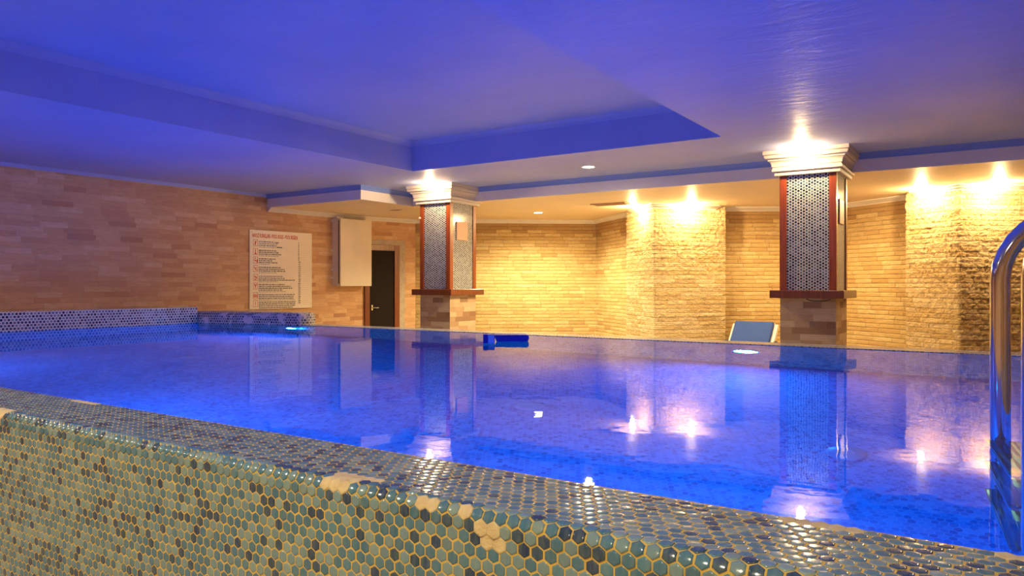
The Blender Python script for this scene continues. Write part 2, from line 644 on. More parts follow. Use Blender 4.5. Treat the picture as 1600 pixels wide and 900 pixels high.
LEFT = [(-8.28, -2.4), (-8.17, 6.5), (-8.05, 8.1), (-7.76, 9.0)]
BACK1 = [(-7.76, 9.0), (-6.9, 9.48), (-5.39, 10.65), (-4.25, 9.64)]
PIL_A = [(-4.36, 9.58), (-3.67, 8.89), (-3.0, 9.64)]
BACK2 = [(-3.16, 9.74), (-1.99, 10.51), (-0.74, 9.54)]
PIL_B = [(-0.86, 9.41), (-0.337, 8.934), (0.42, 9.56)]
BACK3 = [(0.30, 9.62), (1.5, 10.5), (3.2, 9.2)]

wall_grid('wall_left', LEFT, Z_FLOOR, 1.60, M_STONE_LEFT, 0.25)
wall_grid('wall_back', BACK1, Z_FLOOR, Z_SOF + 0.01, M_STONE_BACK, 0.013, 20.0)
wall_grid('wall_back', BACK2, Z_FLOOR, Z_SOF + 0.01, M_STONE_BACK, 0.013, 40.0)
wall_grid('wall_back', BACK3, Z_FLOOR, Z_SOF + 0.01, M_STONE_BACK, 0.02, 60.0)
wall_grid('wall_pilaster', PIL_A, Z_FLOOR, Z_SOF + 0.01, M_STONE_PIL, 0.0085, 80.0)
wall_grid('wall_pilaster', PIL_B, Z_FLOOR, Z_SOF + 0.01, M_STONE_PIL, 0.0085, 90.0)
wall_grid('wall_right', [(3.2, 9.3), (3.2, -2.4)], Z_FLOOR, Z_CEIL, M_STONE_LEFT, 0.5, 100.0)
wall_grid('wall_front', [(3.2, -2.4), (-8.3, -2.4)], Z_FLOOR, Z_CEIL, M_STONE_LEFT, 0.5, 120.0)

# floor of the deck (lower than the raised pool)
bm = bmesh.new()
box(bm, -8.6, 3.4, -2.6, Y_OUT + 0.1, Z_FLOOR - 0.1, Z_FLOOR)
box(bm, -8.6, 3.4, Y_FAR2 - 0.05, 11.2, Z_FLOOR - 0.1, Z_FLOOR)
box(bm, -8.6, X_PL - 0.1, Y_OUT + 0.1, Y_FAR2 - 0.05, Z_FLOOR - 0.1, Z_FLOOR)
struct('floor', bm, M_FLOOR)
# raised deck on the right of the pool
bm = bmesh.new()
box(bm, X_PR, 3.2, Y_OUT + 0.02, Y_FAR2, Z_FLOOR, 0.002)
struct('floor', bm, M_HEX_RIM)

# ceiling with the recessed tray
TX0, TX1, TY0, TY1 = -5.2, -1.89, -0.6, 5.98
bm = bmesh.new()
zt = Z_CEIL + 0.12
box(bm, -8.6, TX0, -2.6, 7.6, Z_CEIL, zt)
box(bm, TX1, 3.4, -2.6, 7.6, Z_CEIL, zt)
box(bm, TX0, TX1, -2.6, TY0, Z_CEIL, zt)
box(bm, TX0, TX1, TY1, 7.6, Z_CEIL, zt)
box(bm, TX0 - 0.1, TX0, TY0 - 0.1, TY1 + 0.1, zt, Z_TRAY)
box(bm, TX1, TX1 + 0.1, TY0 - 0.1, TY1 + 0.1, zt, Z_TRAY)
box(bm, TX0, TX1, TY0 - 0.1, TY0, zt, Z_TRAY)
box(bm, TX0, TX1, TY1, TY1 + 0.1, zt, Z_TRAY)
box(bm, TX0 - 0.1, TX1 + 0.1, TY0 - 0.1, TY1 + 0.1, Z_TRAY, Z_TRAY + 0.1)
struct('ceiling', bm, M_CEIL)

# small cove round the top of the tray
bm = bmesh.new()
ZT = Z_TRAY
cov = [(0.0, ZT - 0.055), (0.008, ZT - 0.055), (0.012, ZT - 0.045), (0.022, ZT - 0.025), (0.04, ZT - 0.012), (0.05, ZT), (0.0, ZT)]
sweep(bm, [(TX0, TY0), (TX0, TY1), (TX1, TY1), (TX1, TY0)], cov, closed=True)
struct('trim_1', bm, M_CEIL, smooth=35)

# lower soffit behind the pool
SOF = [(-8.6, 6.46), (-6.44, 6.46), (-6.44, 7.40), (3.3, 7.48), (3.3, 11.2), (-8.6, 11.2)]
bm = bmesh.new()
lo, hi, fs = prism(bm, SOF, Z_SOF, Z_CEIL + 0.1)
bm.normal_update()
for f in fs:
    if abs(f.normal.z) < 0.5:
        f.material_index = 1
struct('ceiling', bm, [M_SOFFIT, M_WHITE])
# blue cornice where fascia meets ceiling
bm = bmesh.new()
ZC = Z_CEIL
cb = [(0.0, ZC - 0.055), (0.006, ZC - 0.055), (0.010, ZC - 0.045), (0.022, ZC - 0.022), (0.040, ZC - 0.010), (0.046, ZC), (0.0, ZC)]
sweep(bm, [(-8.4, 6.46), (-6.44, 6.46), (-6.44, 7.40), (3.3, 7.48)], cb)
struct('trim_2', bm, M_BLUE_TRIM, smooth=35)
# pale cornice at top of left wall
bm = bmesh.new()
cb2 = [(-0.02, ZC - 0.035), (0.012, ZC - 0.035), (0.018, ZC - 0.026), (0.034, ZC - 0.008), (0.038, ZC), (-0.02, ZC)]
sweep(bm, [LEFT[0], (-8.171, 6.46)], cb2)
struct('trim_3', bm, M_CEIL, smooth=35)
# cornice under the soffit
bm = bmesh.new()
Z0 = Z_SOF
cp = [(-0.03, Z0 - 0.055), (0.022, Z0 - 0.055), (0.026, Z0 - 0.046), (0.032, Z0 - 0.044), (0.048, Z0 - 0.026), (0.070, Z0 - 0.012), (0.076, Z0 - 0.010), (0.080, Z0), (-0.03, Z0)]
sweep(bm, [(-8.171, 6.46), (-8.17, 6.5), (-8.05, 8.1), (-7.76, 9.0), (-6.9, 9.48), (-5.39, 10.65), (-4.295, 9.66), (-4.22, 9.44), (-3.67, 8.89), (-3.10, 9.525), (-3.10, 9.76),
           (-1.99, 10.51), (-0.80, 9.60), (-0.76, 9.32), (-0.337, 8.934), (0.30, 9.46), (0.34, 9.65), (1.5, 10.5)], cp)
struct('trim_4', bm, M_CORNICE, smooth=35)

# ------------------------------------------------------------------ pool shell
bm = bmesh.new()
box(bm, X_PL - 0.25, X_PR, Y_OUT + 0.03, Y_FAR2 - 0.02, Z_POOL - 0.1, Z_POOL)
struct('floor', bm, M_HEX_POOL)
bm = bmesh.new()
box(bm, X_PL - 0.2, X_PR, Y_FAR, Y_FAR2, Z_POOL, 0.004, bevel=0.012)
struct('wall_pool_far', bm, M_HEX_RIM)
bm = bmesh.new()
box(bm, X_PL - 0.22, X_PL, Y_OUT + 0.03, Y_FAR2 - 0.01, Z_POOL, -0.02)
struct('wall_pool_left', bm, M_HEX_POOL)
bm = bmesh.new()
box(bm, X_PR - 0.001, X_PR + 0.1, Y_NEAR, Y_FAR, Z_POOL, -0.001)
struct('wall_pool_right', bm, M_HEX_POOL)

# parapets on the left
bm = bmesh.new()
box(bm, X_PL - 0.20, X_PL, Y_OUT - 0.2, 4.79, -0.02, 0.176, bevel=0.014)
pw = obj('parapet_wall', bm, M_HEX_PARAPET, kind='structure')
bm = bmesh.new()
pts = [(-7.39, 4.80), (-7.2, 4.80), (-6.14, 5.055)]
for i in range(9):
    a = -PI / 2 + PI * i / 8
    pts.append((-6.02 + 0.13 * math.cos(a), 5.20 + 0.13 * math.sin(a)))
pts += [(-7.39, 5.34)]
lo, hi, fs = prism(bm, pts, -0.55, 0.126)
top_e = [e for e in bm.edges if all(v.co.z > 0.1 for v in e.verts)]
bmesh.ops.bevel(bm, geom=top_e, offset=0.03, segments=4, profile=0.5, affect='EDGES')
struct('parapet_wall', bm, [M_HEX_PARAPET_WORN], smooth=40)

# ------------------------------------------------------------------ near pool wall with real hexagon tiles
def near_wall():
    X0, X1 = -8.15, 1.15
    R = 0.022
    zt = 0.003
    Ltop = (Y_NEAR - Y_OUT) - R
    Larc = R * PI / 2
    Lfront = abs(Z_FLOOR) - R + zt
    Ltot = Ltop + Larc + Lfront

    def prof(v):
        v = np.asarray(v, float)
        y = np.empty_like(v); z = np.empty_like(v); ny = np.empty_like(v); nz = np.empty_like(v)
        a = v < Ltop
        y[a] = Y_NEAR - v[a]; z[a] = zt; ny[a] = 0; nz[a] = 1
        b = (v >= Ltop) & (v < Ltop + Larc)
        th = (v[b] - Ltop) / R
        y[b] = Y_OUT + R - R * np.sin(th); z[b] = zt - R + R * np.cos(th); ny[b] = -np.sin(th); nz[b] = np.cos(th)
        c = v >= Ltop + Larc
        y[c] = Y_OUT; z[c] = zt - R - (v[c] - Ltop - Larc); ny[c] = -1; nz[c] = 0
        return y, z, ny, nz

    P = 0.0257
    s = P / math.sqrt(3)
    rowh = 1.5 * s
    nr = int(Ltot / rowh)
    nc = int((X1 - X0) / P)
    jj, ii = np.meshgrid(np.arange(nr), np.arange(nc), indexing='ij')
    cu = X0 + P * (ii + 0.5 * (jj % 2)) + P / 2
    cv = s * 0.9 + rowh * jj
    cu = cu.ravel(); cv = cv.ravel()
    ok = cv < Ltot - s
    cu = cu[ok]; cv = cv[ok]
    # wobble of a hand-laid mosaic sheet
    cu = cu + 0.0012 * np.sin(cv * 23 + cu * 3.1) + rng.normal(0, 0.0004, cu.shape)
    cv = cv + 0.0010 * np.sin(cu * 9.0) + rng.normal(0, 0.0004, cu.shape)
    keep = cv < Ltot - s
    cu = cu[keep]; cv = cv[keep]
    n = len(cu)
    # places where the glazed tiles have come off
    vb = Ltop + Larc / 2
    patches = [(-1.125, vb - 0.018, 0.046, 0.034), (-1.085, vb - 0.045, 0.030, 0.014), (-0.893, vb + 0.004, 0.024, 0.018),
               (-0.797, vb + 0.010, 0.013, 0.014), (-0.745, vb + 0.034, 0.026, 0.030), (-2.66, vb, 0.06, 0.03),
               (-1.335, vb - 0.008, 0.014, 0.010), (-0.245, 0.008, 0.07, 0.010), (-2.60, 0.008, 0.10, 0.012), (-4.7, vb + 0.01, 0.05, 0.04),
               (0.02, 0.008, 0.03, 0.012)]
    off = np.zeros(n, bool)
    for (pu, pv, ru, rv) in patches:
        off |= (((cu - pu) / ru) ** 2 + ((cv - pv) / rv) ** 2) < 1.0
    pal = np.array([T_LIGHT, T_LIGHT2, T_MID, T_MID2, T_DARK, T_DARK2])
    # darker tiles come in loose clusters
    cl = np.sin(cu * 5.3 + 1.7) * np.sin(cv * 17.0 + cu * 2.0)
    r = rng.random(n)
    pd = 0.17 + 0.07 * cl
    k = np.where(r < pd * 0.55, 4, np.where(r < pd, 5, np.where(r < pd + 0.36, 2, np.where(r < pd + 0.48, 3, np.where(r < pd + 0.74, 0, 1)))))
    colr = pal[k] * (1 + rng.normal(0, 0.07, (n, 1)))
    ang = np.deg2rad(30 + 60 * np.arange(6))
    hx, hv = np.cos(ang), np.sin(ang)
    rings = [(0.62, 0.0009), (0.83, 0.00075), (0.875, 0.0)]
    tilt_u = rng.normal(0, 0.012, n); tilt_v = rng.normal(0, 0.012, n)
    allv = []
    for rr, hgt in rings:
        sc = np.where(off, 1.32, 1.0)[:, None] * rr
        U = cu[:, None] + s * sc * hx[None, :]
        Vv = cv[:, None] + s * sc * hv[None, :]
        H = np.where(off[:, None], 0.0006 * (hgt > 0) + (rng.random((n, 6)) * 0.0010) * (hgt > 0), hgt + (tilt_u[:, None] * hx * s * rr + tilt_v[:, None] * hv * s * rr) * (hgt > 0))
        H = H + (0.0015 * (np.abs(cv - vb) < Larc / 2 + 0.009))[:, None] * (hgt > 0)
        y, z, ny, nz = prof(Vv)
        # straight (flat) tiles bend only as far as the bullnose does
        allv.append(np.stack([U, y + ny * H, z + nz * H], -1))
    V = np.stack(allv, 1).reshape(-1, 3)          # n,3,6,3
    base = (np.arange(n) * 18)[:, None]
    faces4 = []
    for a in (0, 6):
        for i in range(6):
            j = (i + 1) % 6
            faces4.append(base + np.array([[a + 6 + i, a + 6 + j, a + j, a + i]]))
    F4 = np.concatenate(faces4, 0)                # 12n x 4
    F6 = base + np.arange(6)[None, :]             # n x 6
    # grout bed: a solid section swept along x
    vs = np.concatenate([[0.0], np.linspace(Ltop, Ltop + Larc, 9), [Ltot]])
    y, z, _, _ = prof(vs)
    sec = [(a, b) for a, b in zip(y, z)] + [(Y_NEAR, Z_FLOOR), (Y_NEAR, Z_POOL)]
    sec[len(vs) - 1] = (Y_OUT, Z_FLOOR)
    sec = sec[:len(vs)] + [(Y_OUT, Z_POOL), (Y_NEAR, Z_POOL)]
    ns = len(sec)
    g0 = len(V)
    G = np.array([(X0, a, b) for a, b in sec] + [(X1, a, b) for a, b in sec])
    V = np.concatenate([V, G], 0)
    GF = np.array([[g0 + i, g0 + (i + 1) % ns, g0 + ns + (i + 1) % ns, g0 + ns + i] for i in range(ns)])
    nq, nh = len(F4), len(F6)
    caps = np.array([[g0 + i for i in range(ns)][::-1], [g0 + ns + i for i in range(ns)]])
    loops = np.concatenate([F4.ravel(), F6.ravel(), GF.ravel(), caps.ravel()])
    starts = np.concatenate([np.arange(nq) * 4, nq * 4 + np.arange(nh) * 6, nq * 4 + nh * 6 + np.arange(len(GF)) * 4,
                             nq * 4 + nh * 6 + len(GF) * 4 + np.arange(2) * ns])
    me = bpy.data.meshes.new('wall_pool_near')
    me.vertices.add(len(V)); me.vertices.foreach_set('co', V.ravel().astype(np.float32))
    me.loops.add(len(loops)); me.loops.foreach_set('vertex_index', loops.astype(np.int32))
    me.polygons.add(len(starts)); me.polygons.foreach_set('loop_start', starts.astype(np.int32))
    me.update(calc_edges=True)
    mi = np.concatenate([np.tile(np.where(off, 1, 0), 12), np.where(off, 1, 0), np.full(len(GF) + 2, 2)])
    # the inner face of the wall belongs to the pool lining
    mi[nq + nh + ns - 1] = 3
    me.polygons.foreach_set('material_index', mi.astype(np.int32))
    at = me.attributes.new('glaze', 'FLOAT_COLOR', 'FACE')
    rgba = np.ones((len(starts), 4)); rgba[:, :3] = 0.5
    rgba[:nq, :3] = np.tile(colr, (12, 1)); rgba[nq:nq + nh, :3] = colr
    at.data.foreach_set('color', rgba.ravel().astype(np.float32))
    for mt in (M_TILE, M_PLASTER, M_GROUT, M_HEX_POOL):
        me.materials.append(mt)
    sm = np.concatenate([np.ones(nq + nh), np.zeros(len(GF) + 2)]).astype(bool)
    me.polygons.foreach_set('use_smooth', sm)
    # flat-ish caps: keep a soft glazed edge
    uvl = me.uv_layers.new(name='UVMap')
    co = V[loops]
    uvl.data.foreach_set('uv', np.stack([co[:, 0], co[:, 2]], -1).ravel().astype(np.float32))
    me.validate()
    o = bpy.data.objects.new('wall_pool_near', me)
    COL.objects.link(o)
    o['kind'] = 'structure'
    return o


near_wall()

# water surface
bm = bmesh.new()
v = [bm.verts.new(c) for c in ((X_PL - 0.01, Y_NEAR, 0), (X_PR, Y_NEAR, 0), (X_PR, Y_FAR + 0.01, 0), (X_PL - 0.01, Y_FAR + 0.01, 0))]
bm.faces.new(v)
struct('water', bm, M_WATER)

# ------------------------------------------------------------------ columns
def ring_path(x0, x1, y0, y1, g=0.0):
    # clockwise seen from above so that the right-hand side points inwards -> use counter-clockwise
    return [(x0 - g, y0 - g), (x1 + g, y0 - g), (x1 + g, y1 + g), (x0 - g, y1 + g)]


def column(x0, x1, y0, y1, label, plate):
    w, d = x1 - x0, y1 - y0
    t = thing('tiled_column', label, 'column', (x0, y0, Z_FLOOR), 0, None)
    zf = -Z_FLOOR
    # stone base
    bm = bmesh.new()
    box(bm, 0.004, w - 0.004, 0.004, d - 0.004, 0, 0.29 + zf)
    obj('stone_base', bm, M_STONE_BASE, t)
    # ledge
    bm = bmesh.new()
    g = 0.072
    box(bm, -g, w + g, -g, d + g, 0.290 + zf, 0.362 + zf, bevel=0.006)
    obj('ledge', bm, M_WOOD_DK, t)
    # mosaic shaft
    bm = bmesh.new()
    box(bm, 0.010, w - 0.010, 0.010, d - 0.010, 0.362 + zf, 1.42 + zf)
    obj('mosaic_shaft', bm, M_HEX_COLUMN, t)
    # wooden corner posts
    pwid = 0.062
    for cx, cy in ((0, 0), (w - pwid, 0), (0, d - pwid), (w - pwid, d - pwid)):
        bm = bmesh.new()
        box(bm, cx, cx + pwid, cy, cy + pwid, 0.362 + zf, 1.405 + zf, bevel=0.004)
        obj('corner_post', bm, M_WOOD, t)
    # capital
    bm = bmesh.new()
    pr = [(-0.02, 1.400), (0.034, 1.400), (0.036, 1.403), (0.036, 1.424), (0.030, 1.427), (0.030, 1.434), (0.052, 1.437), (0.055, 1.440), (0.055, 1.464), (0.048, 1.468),
          (0.048, 1.478), (0.056, 1.480), (0.058, 1.500), (0.064, 1.516), (0.074, 1.528), (0.084, 1.532), (0.084, 1.542), (0.096, 1.546), (0.106, 1.556), (0.111, 1.568), (0.112, 1.578),
          (0.106, 1.582), (0.118, 1.586), (0.120, 1.590), (0.120, 1.6195), (-0.02, 1.6195)]
    pr = [(a, z + zf) for a, z in pr]
    sweep(bm, ring_path(0, w, 0, d), pr, closed=True)
    obj('capital', bm, M_CAPITAL, t, smooth=30)
    # plate on the right face
    bm = bmesh.new()
    box(bm, w - 0.012, w + 0.004, plate[0] - y0, plate[1] - y0, 0.96 + zf, 1.18 + zf, bevel=0.003)
    obj('cover_plate', bm, M_PLATE, t)
    return t


cL = column(-5.943, -5.474, 6.97, 7.50, 'square mosaic column with timber corner posts, nearer the door and wall cabinet', (7.10, 7.32))
cR = column(-1.667, -1.185, 6.97, 7.52, 'square mosaic column with timber corner posts, standing beside the blue sun lounger', (7.12, 7.33))
# cable loop below the ledge of the right column
bm = bmesh.new()
pts = [(-1.36 + 0.03 - 0.10 * math.cos(PI * i / 12), 6.955, 0.288 - 0.022 * math.sin(PI * i / 12)) for i in range(13)]
tube(bm, pts, 0.004, 8)
o = obj('cable_loop', bm, M_GASKET)
tag(o, 'short dark cable drooping beneath the wooden ledge of the column beside the sun lounger', 'cable')
# small white hook on left column
bm = bmesh.new()
lathe(bm, [(0.0, -0.008), (0.012, -0.008), (0.014, 0.0), (0.012, 0.008), (0.0, 0.010)], seg=16)
for v in bm.verts:
    v.co = Matrix.Rotation(PI / 2, 3, 'X') @ v.co
    v.co += Vector((-5.936, 6.962, 1.235))
o = obj('wall_sensor', bm, M_PLASTIC, smooth=40)
tag(o, 'tiny white button sensor on the timber post of the column nearer the door', 'sensor')

# ------------------------------------------------------------------ lamps
def downlight(x, y, z, label, warm, power, spread=150, r=0.055, aim=None, group=None, size=0.03, tint=None, bulb=False):
    t = thing('ceiling_downlight', label, 'light', (x, y, z), 0, group)
    bm = bmesh.new()
    lathe(bm, [(r + 0.016, 0.001), (r + 0.016, -0.004), (r + 0.010, -0.007), (r, -0.005), (r - 0.003, -0.0005), (r - 0.003, 0.001)], seg=40)
    obj('trim_ring', bm, M_PLASTIC, t, smooth=35)
    bm = bmesh.new()
    lathe(bm, [(0.0, -0.0035), (r * 0.6, -0.0032), (r - 0.002, -0.0015)], seg=40)
    obj('lamp_lens', bm, M_LAMP_W if warm else M_LAMP, t, smooth=True)
    ld = bpy.data.lights.new('downlight_lamp', 'POINT' if bulb else 'SPOT')
    ld.energy = power
    ld.color = tint or ((1.0, 0.68, 0.32) if warm else (1.0, 0.82, 0.46))
    if not bulb:
        ld.spot_size = math.radians(spread)
        ld.spot_blend = 0.6
    ld.shadow_soft_size = size
    lo = bpy.data.objects.new('downlight_lamp', ld)
    COL.objects.link(lo)
    lo.parent = t
    lo.location = (0, 0, -0.042 if bulb else -0.03)
    if aim:
        lo.rotation_euler = Vector((aim[0], aim[1], -1)).to_track_quat('-Z', 'Y').to_euler()
    return t


P_COL, P_PIL, P_PLAIN, P_BACK = 13.5, 29, 175, 52
downlight(-5.59, 6.73, Z_CEIL, 'warm downlight above the capital of the column nearer the door', True, P_COL, 172, r=0.04, bulb=True)
downlight(-1.43, 6.73, Z_CEIL, 'warm downlight above the capital of the column beside the sun lounger', True, P_COL, 172, r=0.04, bulb=True)
downlight(-3.50, 6.74, Z_CEIL, 'bright round downlight in the blue ceiling between the two mosaic columns', False, P_PLAIN, 160, r=0.060)
downlight(-5.484, 9.015, Z_SOF, 'round downlight in the cream soffit in front of the plain back wall', False, P_PLAIN, 160, r=0.060)
downlight(-4.02, 8.99, Z_SOF, 'warm downlight over the narrow left face of the rough pilaster beside the soffit grille', True, P_PIL, 150, r=0.045, bulb=True)
downlight(-3.25, 9.08, Z_SOF, 'warm downlight grazing the wide right face of the rough pilaster left of the lounger', True, P_PIL, 150, r=0.045, bulb=True)
downlight(-0.69, 9.02, Z_SOF, 'warm downlight over the left face of the pilaster behind the steel handrail', True, P_PIL, 150, r=0.045, bulb=True)
downlight(0.01, 8.95, Z_SOF, 'warm downlight over the right face of the pilaster behind the steel handrail', True, P_PIL, 150, r=0.045, bulb=True)
downlight(-2.02, 9.05, Z_SOF, 'added warm fill light hidden behind the column beside the sun lounger', True, 60, 160, r=0.045)  # added fill with no visible fitting, brightens the wall behind the column
downlight(-6.6, 0.9, Z_CEIL, 'added warm fill light out of view over the left end of the pool', True, 70, 165, r=0.045, tint=(1.0, 0.66, 0.44))  # out-of-view fill, added to brighten the left wall
# unseen fill lamps over the near deck, added to light the near pool wall
downlight(-5.6, -0.35, Z_CEIL, 'added warm fill light over the near deck, closest to the left wall', True, P_BACK * 0.7, 160, r=0.06, tint=(1.0, 0.86, 0.60))
downlight(-3.2, -0.35, Z_CEIL, 'added warm fill light over the near deck, second from the left wall', True, P_BACK, 160, r=0.06, tint=(1.0, 0.86, 0.60))
downlight(-0.8, -0.55, Z_CEIL, 'added warm fill light over the near deck, third from the left wall', True, P_BACK, 160, r=0.06, tint=(1.0, 0.86, 0.60))
downlight(1.6, -0.35, Z_CEIL, 'added warm fill light over the near deck, closest to the right wall', True, P_BACK * 0.6, 160, r=0.06, tint=(1.0, 0.86, 0.60))


def pool_light(x, y, z, rotz, label):
    """disc lamp on a pool wall; local -Y looks into the pool"""
    t = thing('underwater_light', label, 'light', (x, y, z), rotz, 'underwater lights')
    R = Matrix.Rotation(PI / 2, 3, 'X')
    bm = bmesh.new()
    lathe(bm, [(0.10, 0.0), (0.10, 0.012), (0.094, 0.018), (0.082, 0.018), (0.080, 0.012)], seg=36)
    for v in bm.verts:
        v.co = R @ v.co
    obj('lamp_ring', bm, M_PLASTIC, t, smooth=35)
    bm = bmesh.new()
    lathe(bm, [(0.080, 0.012), (0.05, 0.020), (0.0, 0.023)], seg=36)
    for v in bm.verts:
        v.co = R @ v.co
    obj('lamp_lens', bm, M_POOL_LAMP, t, smooth=True)
    return t


ZL = -0.50
pool_light(-6.02, 5.068, ZL, 0, 'glowing blue underwater light below the rounded end of the low parapet')
pool_light(-1.44, Y_FAR, ZL, 0, 'glowing blue underwater light below the far rim in front of the lounger')
pool_light(-5.6, Y_NEAR, ZL, PI, 'blue underwater light on the near pool wall, closest to the left parapet')
pool_light(-3.2, Y_NEAR, ZL, PI, 'blue underwater light on the near pool wall, middle one')
pool_light(-0.9, Y_NEAR, ZL, PI, 'blue underwater light on the near pool wall, closest to the steel ladder')

for i, (x, lab) in enumerate(((-0.51, 'round pale floor inlet nearest the steel ladder'), (-2.0, 'round pale floor inlet, second from the steel ladder'),
                              (-3.45, 'round pale floor inlet, third from the steel ladder'), (-4.9, 'round pale floor inlet nearest the left parapet'))):
    bm = bmesh.new()
    lathe(bm, [(0.075, 0.0), (0.075, 0.006), (0.066, 0.012), (0.03, 0.014), (0.028, 0.010), (0.0, 0.010)], seg=36)
    o = obj('floor_inlet', bm, M_INLET, smooth=35)
    o.location = (x, 3.2, Z_POOL)
    tag(o, lab + ', on the pool bottom', 'pool inlet', 'floor inlets along the pool')

# ceiling vent
t = thing('ceiling_vent', 'flat slotted air grille in the cream soffit left of the rough pilaster', 'vent', (-4.14, 8.57, Z_SOF), math.radians(4))
bm = bmesh.new()
sweep(bm, [(-0.235, -0.10), (0.235, -0.10), (0.235, 0.10), (-0.235, 0.10)], [(0.0, 0.0), (0.0, -0.012), (-0.018, -0.012), (-0.022, -0.006), (-0.022, 0.0)], closed=True)
obj('frame', bm, M_VENT, t)
bm = bmesh.new()
for k in range(7):
    M = Matrix.Translation((0, -0.066 + 0.022 * k, -0.005)) @ Matrix.Rotation(math.radians(35), 4, 'X')
    box(bm, -0.213, 0.213, -0.009, 0.009, -0.001, 0.001, M=M)
obj('louvres', bm, M_VENT, t)
t = thing('ceiling_vent', 'small dim slot grille in the soffit between the cabinet and the column', 'vent', (-6.94, 7.64, Z_SOF), 0)
bm = bmesh.new()
sweep(bm, [(-0.09, -0.03), (0.09, -0.03), (0.09, 0.03), (-0.09, 0.03)], [(0.0, 0.0), (0.0, -0.006), (-0.010, -0.006), (-0.010, 0.0)], closed=True)
obj('frame', bm, M_VENT, t)
bm = bmesh.new()
for k in range(3):
    M = Matrix.Translation((0, -0.012 + 0.012 * k, -0.003)) @ Matrix.Rotation(math.radians(35), 4, 'X')
    box(bm, -0.08, 0.08, -0.005, 0.005, -0.0008, 0.0008, M=M)
obj('louvres', bm, M_VENT, t)

# ------------------------------------------------------------------ helpers for things hung on the left wall
def wall_frame(a, b, s, z, off=0.0):
    """origin s metres along a->b, local +x along the wall (to the right as seen from the room), local -y to the room"""
    A = Vector(a); B = Vector(b)
    d = (B - A).normalized()
    p = A + d * s
    n = Vector((d.y, -d.x))
    p = p + n * off
    return (p.x, p.y, z), math.atan2(d.y, d.x)


def text_mesh(body, size, name, bold=0.0):
    cu = bpy.data.curves.new(name, 'FONT')
    cu.body = body
    cu.size = size
    cu.extrude = 0.0004
    cu.offset = bold
    cu.resolution_u = 2
    ob = bpy.data.objects.new(name, cu)
    COL.objects.link(ob)
    dg = bpy.context.evaluated_depsgraph_get()
    me = bpy.data.meshes.new_from_object(ob.evaluated_get(dg))
    COL.objects.unlink(ob)
    bpy.data.objects.remove(ob)
    return me


# --- the rules sign
W, H = 0.985, 1.045
loc, rz = wall_frame((-8.17, 6.5), (-8.05, 8.1), -0.325, 0.095, 0.03)
rz += math.radians(0.0)
sign = thing('pool_rules_sign', 'cream pool rules board with red pictograms on the stone wall left of the cabinet', 'sign', loc, rz)
bm = bmesh.new()
box(bm, 0, W, -0.004, 0.004, 0, H, bevel=0.002)
obj('board', bm, M_SIGN, sign)
YS = -0.0048


def sign_rect(bm, x0, x1, z0, z1, mi=0):
    vs = [bm.verts.new((x, YS, z)) for x, z in ((x0, z0), (x1, z0), (x1, z1), (x0, z1))]
    bm.faces.new(vs).material_index = mi


def sign_mesh(name, bm, mat, **kw):
    return obj(name, bm, mat, sign, recalc=False, uv=False, **kw)


def place_text(me, x, z, sx=1.0, sz=1.0):
    for v in me.vertices:
        v.co = Vector((x + v.co.x * sx, YS - v.co.z, z + v.co.y * sz))
    return me


me = text_mesh('HAVUZ KURALLARI - POOL RULES - POOL REGELN', 0.07, 'title_lettering', 0.0012)
wd = max(v.co.x for v in me.vertices)
place_text(me, 0.035, H - 0.098, 0.71 / wd, 1.05)
me.materials.append(M_RED)
o = bpy.data.objects.new('title_lettering', me)
COL.objects.link(o)
o.parent = sign
# blocks of fine print (illegible in size: broken dark strokes)
rows = [(0.147, [.30, .36, .34, .44]), (0.265, [.34, .38, .43, .38]), (0.378, [.32, .26, .36, .22]), (0.492, [.42, .50, .52, .34]),
        (0.614, [.46, .50, .70, .38]), (0.724, [.50, .62, .66, .46, .52]), (0.862, [.70, .68, .68, .70]), (0.962, [.72, .72, .72, .66, .44])]
bk = bmesh.new(); gr, vi = 1, 2; ink = 0
for bi, (zz, ls) in enumerate(rows):
    top = H - zz * 0.985
    for li, L in enumerate(ls):
        zc = top - li * 0.0245
        x = 0.135
        last = li == len(ls) - 1
        tgt = gr if last else (vi if (bi in (4, 6) and li in (0, 1)) else ink)
        if bi == 0:
            tgt = gr if li % 2 else vi
        hh_ = 0.009 if last else 0.013
        while x < 0.135 + L * 0.80:
            ww = random.uniform(0.012, 0.052)
            x2 = min(x + ww, 0.135 + L * 0.80)
            xx = x
            while xx < x2:            # single strokes of letters
                sw = random.uniform(0.004, 0.0075)
                sign_rect(bk, xx, min(xx + sw, x2), zc - hh_, zc, tgt)
                xx += sw + 0.0016
            x = x2 + random.uniform(0.005, 0.010)
for (x0, x1, zc) in ((0.385, 0.44, H - 0.150), (0.41, 0.50, H - 0.212)):
    xx = x0
    while xx < x1:
        sign_rect(bk, xx, xx + 0.006, zc - 0.012, zc)
        xx += 0.0075
sign_mesh('small_lettering', bk, [M_INK, M_INK_GREY, M_INK_BLUE])
# table ruling on the right side
bm = bmesh.new()
for k in range(30):
    zc = H - 0.135 - k * 0.0298
    sign_rect(bm, 0.80, 0.955, zc - 0.0006, zc + 0.0006)
for x in (0.80, 0.855, 0.905, 0.955):
    sign_rect(bm, x - 0.0006, x + 0.0006, H - 0.135 - 29 * 0.0298, H - 0.135)
sign_mesh('table_lines', bm, M_CEMENT)
me = text_mesh('\n'.join(str(i) for i in range(1, 30)), 0.028, 'row_numbers', 0.0007)
for v in me.vertices:
    pass
zmin = min(v.co.y for v in me.vertices); zmax = max(v.co.y for v in me.vertices)
place_text(me, 0.755, 0, 1.3, 1.0)
for v in me.vertices:
    v.co.z = 0.063 + (v.co.z - zmin) * 0.850 / (zmax - zmin)
me.materials.append(M_INK)
o = bpy.data.objects.new('row_numbers', me)
COL.objects.link(o)
o.parent = sign


